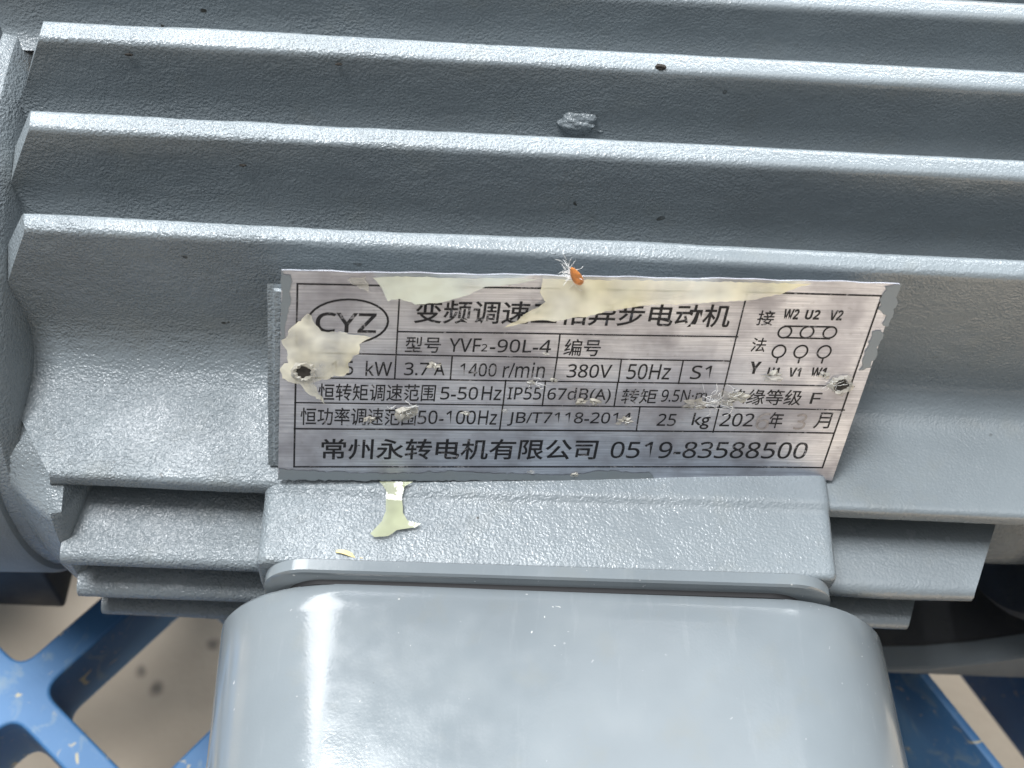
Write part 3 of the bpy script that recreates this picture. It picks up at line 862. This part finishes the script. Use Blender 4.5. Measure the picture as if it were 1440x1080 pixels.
# ruled lines and rings, etched flat
V, f = [], []
for (a, b, w) in LINES:
    a, b = np.array(a), np.array(b)
    n_ = max(1, int(np.linalg.norm(b - a) / 2.0))
    d = (b - a) / np.linalg.norm(b - a)
    pr = np.array((-d[1], d[0])) * w / 2
    a, b = a - d * w / 2, b + d * w / 2
    for k in range(n_ + 1):
        c = a + (b - a) * k / n_
        V += [tuple(c + pr), tuple(c - pr)]
        if k:
            i = len(V) - 4
            f.append((i, i + 1, i + 3, i + 2))
on_plate('ruled_lines', V, f, 0.03, 'ink')
for k, (pts, w) in enumerate(RINGS):
    p = np.array(pts)
    p = np.concatenate([p])
    c = p.mean(0)
    V, f = [], []
    m_ = len(p)
    for i, pt in enumerate(p):
        d = p[(i + 1) % m_] - p[i - 1]
        d = d / np.linalg.norm(d)
        pr = np.array((-d[1], d[0])) * w / 2
        V += [tuple(pt + pr), tuple(pt - pr)]
        j = (i + 1) % m_
        f.append((2 * i, 2 * i + 1, 2 * j + 1, 2 * j))
    on_plate('emblem_oval' if k == 0 else 'wiring_terminal', V, f, 0.034, 'ink')


def sans(s, bold):
    """Latin letters and digits in a plain grotesque (mathematical sans-serif code points)"""
    up, lo, dg = (0x1D5D4, 0x1D5EE, 0x1D7EC) if bold else (0x1D5A0, 0x1D5BA, 0x1D7E2)
    out = ''
    for c in s:
        if c in 'Ag' or s == 'kg':
            out += c
        elif 'A' <= c <= 'Z':
            out += chr(up + ord(c) - 65)
        elif 'a' <= c <= 'z':
            out += chr(lo + ord(c) - 97)
        elif '0' <= c <= '9':
            out += chr(dg + ord(c) - 48)
        else:
            out += c
    return out


def text_mesh(s, weight, bold=False):
    cu = bpy.data.curves.new('lettering', 'FONT')
    cu.body = sans(s, bold)
    cu.size = 1.0
    cu.resolution_u = 4
    cu.offset = weight
    o = bpy.data.objects.new('lettering_tmp', cu)
    COL.objects.link(o)
    dg = bpy.context.evaluated_depsgraph_get()
    dg.update()
    me = bpy.data.meshes.new_from_object(o.evaluated_get(dg))
    bpy.data.objects.remove(o)
    bpy.data.curves.remove(cu)
    return me


for s, bl, br, ul, w, grey in TEXTS:
    me = text_mesh(s, 0.012 if w else 0.006, bool(w) and len(s) < 3)
    co = np.empty(len(me.vertices) * 3)
    me.vertices.foreach_get('co', co)
    co = co.reshape(-1, 3)
    lo, hi = co.min(0), co.max(0)
    uv = (co - lo) / np.maximum(hi - lo, 1e-6)
    bl, br, ul = (np.array(x) for x in (bl, br, ul))
    p = bl + uv[:, :1] * (br - bl) + uv[:, 1:2] * (ul - bl)
    out = np.array([(x * S, y * S, (bend(x, y) + 0.04) * S) for x, y in p])
    me.vertices.foreach_set('co', out.ravel())
    me.update()
    link('lettering', me, 'stamp' if grey else 'ink', plate)


# ------------------------------------------------------------------ residues on the plate
def ragged(poly, jit=0.35, step=0.7, seed=1):
    rnd = random.Random(seed)
    out = []
    n = len(poly)
    for i in range(n):
        a, b = np.array(poly[i]), np.array(poly[(i + 1) % n])
        L = np.linalg.norm(b - a)
        k = max(1, int(L / step))
        for s in range(k):
            p = a + (b - a) * s / k
            out.append((p[0] + rnd.uniform(-jit, jit), p[1] + rnd.uniform(-jit, jit)))
    return out


def film(name, poly, th, mat, jit=0.3, seed=1, z0=0.05, inset=0.5, parent=None, to3d=None, smooth=60, step=0.7):
    """thin irregular sheet: ragged outline, thicker towards its middle"""
    pts = ragged(poly, jit, step, seed)
    bm = bmesh.new()
    vs_ = [bm.verts.new((x, y, 0)) for x, y in pts]
    fc = bm.faces.new(vs_)
    if fc.normal.z < 0:
        fc.normal_flip()
    bm.normal_update()
    level = {v: 1.0 for v in vs_}          # these travel inwards; each inset leaves a new outer ring behind
    for part_, lv in ((0.18, 0.0), (0.30, 0.5), (0.52, 0.8)):      # meniscus: steep rim, flat top
        bmesh.ops.inset_region(bm, faces=[fc], thickness=inset * part_, depth=0, use_even_offset=False)
        for v in bm.verts:
            level.setdefault(v, lv)
    bmesh.ops.triangulate(bm, faces=bm.faces[:])
    for v in bm.verts:
        h = level[v] * th * (0.75 + 0.5 * (float(vnoise(np.array([[v.co.x, v.co.y, seed * 9.1]]), 3.0, seed)[0]) * .5 + .5))
        z = z0 + h
        if to3d:
            v.co = to3d(v.co.x, v.co.y, z)
        else:
            v.co.z = bend(v.co.x, v.co.y) + z
    rims = [level[v] for v in bm.verts]
    me = bpy.data.meshes.new(name)
    bm.to_mesh(me)
    bm.free()
    me.transform(Matrix.Scale(S, 4))
    me.attributes.new('rim', 'FLOAT', 'POINT').data.foreach_set('value', rims)
    return link(name, me, mat, parent or plate, smooth)


film('paint_overspray', PAINT_A, 0.06, 'overspray', 0.3, 2)
film('paint_overspray', PAINT_B, 0.06, 'overspray', 0.25, 3)
film('paint_overspray', PAINT_C, 0.06, 'overspray', 0.35, 4)
film('paint_overspray', PAINT_D, 0.06, 'overspray', 0.35, 5)
film('glue_residue', GLUE_A, 0.09, 'glue_thin', 0.35, 6, z0=0.06)
film('glue_residue', GLUE_B, 0.75, 'glue_pale', 0.12, 7, z0=0.07, inset=0.9)
film('glue_residue', GLUE_C, 0.55, 'glue', 0.15, 8, z0=0.06, inset=0.9)
film('glue_residue', GLUE_D, 0.08, 'flake', 0.3, 9)


def flake(c, r, seed):
    rnd = random.Random(seed)
    n = 14
    pts = []
    for k in range(n):
        a = 2 * math.pi * k / n
        rr = r * rnd.uniform(0.45, 1.1)
        pts.append((c[0] + rr * 1.25 * math.cos(a), c[1] + rr * 0.75 * math.sin(a)))
    bm = bmesh.new()
    ring = [bm.verts.new((x, y, bend(x, y) + rnd.uniform(0.05, 0.25))) for x, y in pts]
    mid = [bm.verts.new((c[0] + (x - c[0]) * rnd.uniform(.35, .65), c[1] + (y - c[1]) * rnd.uniform(.35, .65), bend(*c) + rnd.uniform(0.1, 0.25 + 0.22 * r))) for x, y in pts]
    cv = bm.verts.new((c[0], c[1], bend(*c) + 0.1))
    for k in range(n):
        j = (k + 1) % n
        bm.faces.new((ring[k], ring[j], mid[j], mid[k]))
        if rnd.random() < 0.75:
            bm.faces.new((mid[k], mid[j], cv))
    me = bpy.data.meshes.new('torn_film')
    bm.to_mesh(me)
    bm.free()
    me.transform(Matrix.Scale(S, 4))
    return link('torn_film', me, 'flake', plate, 30)


for k, (c, r) in enumerate(FLAKES):
    if r > 0:
        flake(c, r, 40 + k)


def tube(name, pts, r, mat, parent, sides=5):
    """thin round strand through 3-D points (mm)"""
    V, f = [], []
    n = len(pts)
    P = [Vector(p) for p in pts]
    for i, p in enumerate(P):
        d = (P[min(i + 1, n - 1)] - P[max(i - 1, 0)]).normalized()
        a = d.orthogonal().normalized()
        b = d.cross(a)
        rr = r * (1 if 0 < i < n - 1 else 0.5)
        for s in range(sides):
            t_ = 2 * math.pi * s / sides
            V.append(tuple(p + (a * math.cos(t_) + b * math.sin(t_)) * rr))
    for i in range(n - 1):
        for s in range(sides):
            k = (s + 1) % sides
            f.append((i * sides + s, i * sides + k, (i + 1) * sides + k, (i + 1) * sides + s))
    return V, f


def strands(name, c, count, length, spread, r, mat, parent, seed, plane=None):
    rnd = random.Random(seed)
    V, f = [], []
    for _ in range(count):
        a = rnd.uniform(0, 2 * math.pi) if plane is None else rnd.gauss(plane, 0.6)
        p = Vector((c[0] + rnd.uniform(-spread, spread), c[1] + rnd.uniform(-spread, spread) * .6, 0.15))
        pts = []
        curl = rnd.uniform(-1.6, 1.6)
        L = length * rnd.uniform(0.4, 1.1)
        for k in range(7):
            pts.append((p.x, p.y, bend(p.x, p.y) + 0.15 + 0.5 * math.sin(k / 6 * math.pi) * rnd.uniform(.4, 1)))
            p = p + Vector((math.cos(a), math.sin(a) * .7, 0)) * L / 6
            a += curl / 3
        v, q_ = tube('', pts, r, None, None, 4)
        o = len(V)
        V += v
        f += [tuple(i + o for i in t_) for t_ in q_]
    return obj(name, V, f, mat, parent, 60)


strands('torn_fibres', (28.5, -3.4), 34, 4.2, 3.2, 0.04, 'fibre', plate, 3)
strands('torn_fibres', (50.5, 1.2), 14, 2.4, 1.4, 0.035, 'fibre', plate, 4)
strands('torn_fibres', (-8.0, 0.4), 6, 2.4, 1.2, 0.05, 'fibre', plate, 5)
strands('torn_fibres', (-33, -6.5), 8, 3.0, 2.0, 0.05, 'fibre', plate, 6)


def rivet(c, seed):
    """drive pin knocked below the sheet, with a torn burr round it"""
    rnd = random.Random(seed)
    V, f = [], []
    n = 24
    prof = [(0.0, 0.02), (0.9, -0.05 + .1), (1.35, 0.10), (1.75, 0.45), (2.1, 0.30), (2.5, 0.04)]
    for k, (r, z) in enumerate(prof):
        for s in range(n):
            a = 2 * math.pi * s / n
            j = rnd.uniform(0.82, 1.18) if k > 1 else 1
            x, y = c[0] + r * j * math.cos(a), c[1] + r * j * .95 * math.sin(a)
            V.append((x, y, bend(x, y) + 0.2 + z * (rnd.uniform(.5, 1.3) if k > 2 else 1)))
    for k in range(len(prof) - 1):
        for s in range(n):
            j = (s + 1) % n
            f.append((k * n + s, (k + 1) * n + s, (k + 1) * n + j, k * n + j))
    hole = [t_ for t_ in f if t_[0] < 2 * n]
    burr = [t_ for t_ in f if t_[0] >= 2 * n]
    o = obj('rivet', V, hole, 'hole', plate, 40)
    obj('rivet_burr', V, burr, 'flake', plate, 30)
    return o


rivet(HOLES[0], 1)
rivet(HOLES[1], 2)

# ------------------------------------------------------------------ glue run on the neck, below the plate
def neck_z(x):
    return np.interp(x, [-62, -20, 52], [-22.4, -21.2, -19.6])


film('glue_drip', DRIP, 0.8, 'drip', 0.06, 21, z0=0.3, inset=1.15, parent=motor,
     to3d=lambda x, y, z: Vector((x, y, neck_z(x) + z + (0.9 * min(1, max(0, (y + 15.5) / 1.5))) + min(0, 0.09 * (y + 15.5)))), step=0.9)

# drip and sand inclusions on the fins
def lump(name, c, r, sx, sy, sz, mat, seed):
    bm = bmesh.new()
    bmesh.ops.create_icosphere(bm, subdivisions=4, radius=1)
    for v in bm.verts:
        a = np.array([[v.co.x * 3, v.co.y * 3, v.co.z * 3 + seed]])
        k = 1 + 0.35 * float(vnoise(a, 1.7, seed)[0]) + 0.18 * float(vnoise(a, .7, seed + 1)[0])
        v.co = Vector((c[0] + v.co.x * r * sx * k, c[1] + v.co.y * r * sy * k, c[2] + v.co.z * r * sz * k))
    return bm_obj(name, bm, mat, motor, 60)


lump('sand_lump', (-2.6, 45.0, 25.4), 2.4, 1.5, 0.7, 1.0, 'cast', 3)
lump('sand_lump', (1.4, 45.4, 23.6), 1.0, 1.7, 0.6, .7, 'cast', 5)
lump('sand_lump', (11.9, 46.8, 39.3), 0.8, 1.3, 0.7, .7, 'hole', 6)
for k, p in enumerate(((-49.3, 45.4, 37.0), (-66.6, 29.2, 25.3), (-89, 45.6, 36.5))):
    lump('casting_pit', p, 0.42, 1.7, 0.5, .7, 'hole', 10 + k)

# ------------------------------------------------------------------ loose bits
seed_o = thing('seed_husk', 'tiny orange seed husk with white fuzz caught at the top edge of the nameplate', 'seed husk')
sp = plate_pt(-2.3, 25.4, 2.2)
bm = bmesh.new()
bmesh.ops.create_uvsphere(bm, u_segments=16, v_segments=12, radius=1)
for v in bm.verts:
    t_ = v.co.z
    k = (1 - 0.35 * t_)
    v.co = Vector((v.co.x * 0.95 * k, v.co.y * 0.5 * k, t_ * 2.6))
ax = (PX * -0.42 + PY * 0.85 + PN * 0.3).normalized()
rot = Vector((0, 0, 1)).rotation_difference(ax).to_matrix()
for v in bm.verts:
    v.co = rot @ v.co + sp
bm_obj('husk', bm, 'seed', seed_o, 60)
rnd = random.Random(5)
V, f = [], []
for k in range(40):
    a0 = rnd.uniform(-1, 1)
    p = sp + ax * a0 * 2.2 + PX * rnd.uniform(-1.3, -.3) + PN * rnd.uniform(-.6, -.1)
    d = (PX * rnd.gauss(-0.3, 0.9) + PY * rnd.gauss(-.1, 0.9) + PN * rnd.uniform(-.5, .2)).normalized()
    bnd = Vector((rnd.uniform(-1, 1), rnd.uniform(-1, 1), rnd.uniform(-1, 1))) * 0.25
    pts = []
    L = rnd.uniform(1.2, 3.4)
    for i in range(6):
        pts.append(tuple(p))
        p = p + d * L / 5
        d = (d + bnd).normalized()
    v, q_ = tube('', pts, 0.032, None, None, 4)
    o = len(V)
    V += v
    f += [tuple(i + o for i in t_) for t_ in q_]
obj('fuzz', V, f, 'fibre', seed_o, 60)

sl = []
V, f = [], []
for i in range(9):
    t_ = i / 8
    x = -46.6 + 5.4 * t_
    y = -27.4 - 1.2 * t_ ** 1.4
    w = 0.45 * math.sin(math.pi * min(1, .15 + t_ * .85)) + 0.05
    z = neck_z(x) + 0.09 * (y + 15.5) + 0.3 + 0.35 * math.sin(t_ * 6)
    V += [(x, y + w, z), (x, y - w, z + .1), (x, y - w, z - .12), (x, y + w, z - .2)]
    if i:
        b = (i - 1) * 4
        for s in range(4):
            f.append((b + s, b + (s + 1) % 4, b + 4 + (s + 1) % 4, b + 4 + s))
so = obj('dry_sliver', V, f, 'sliver', None, 60)
so['label'] = 'thin yellow dry sliver lying on the edge above the terminal box'
so['category'] = 'debris'
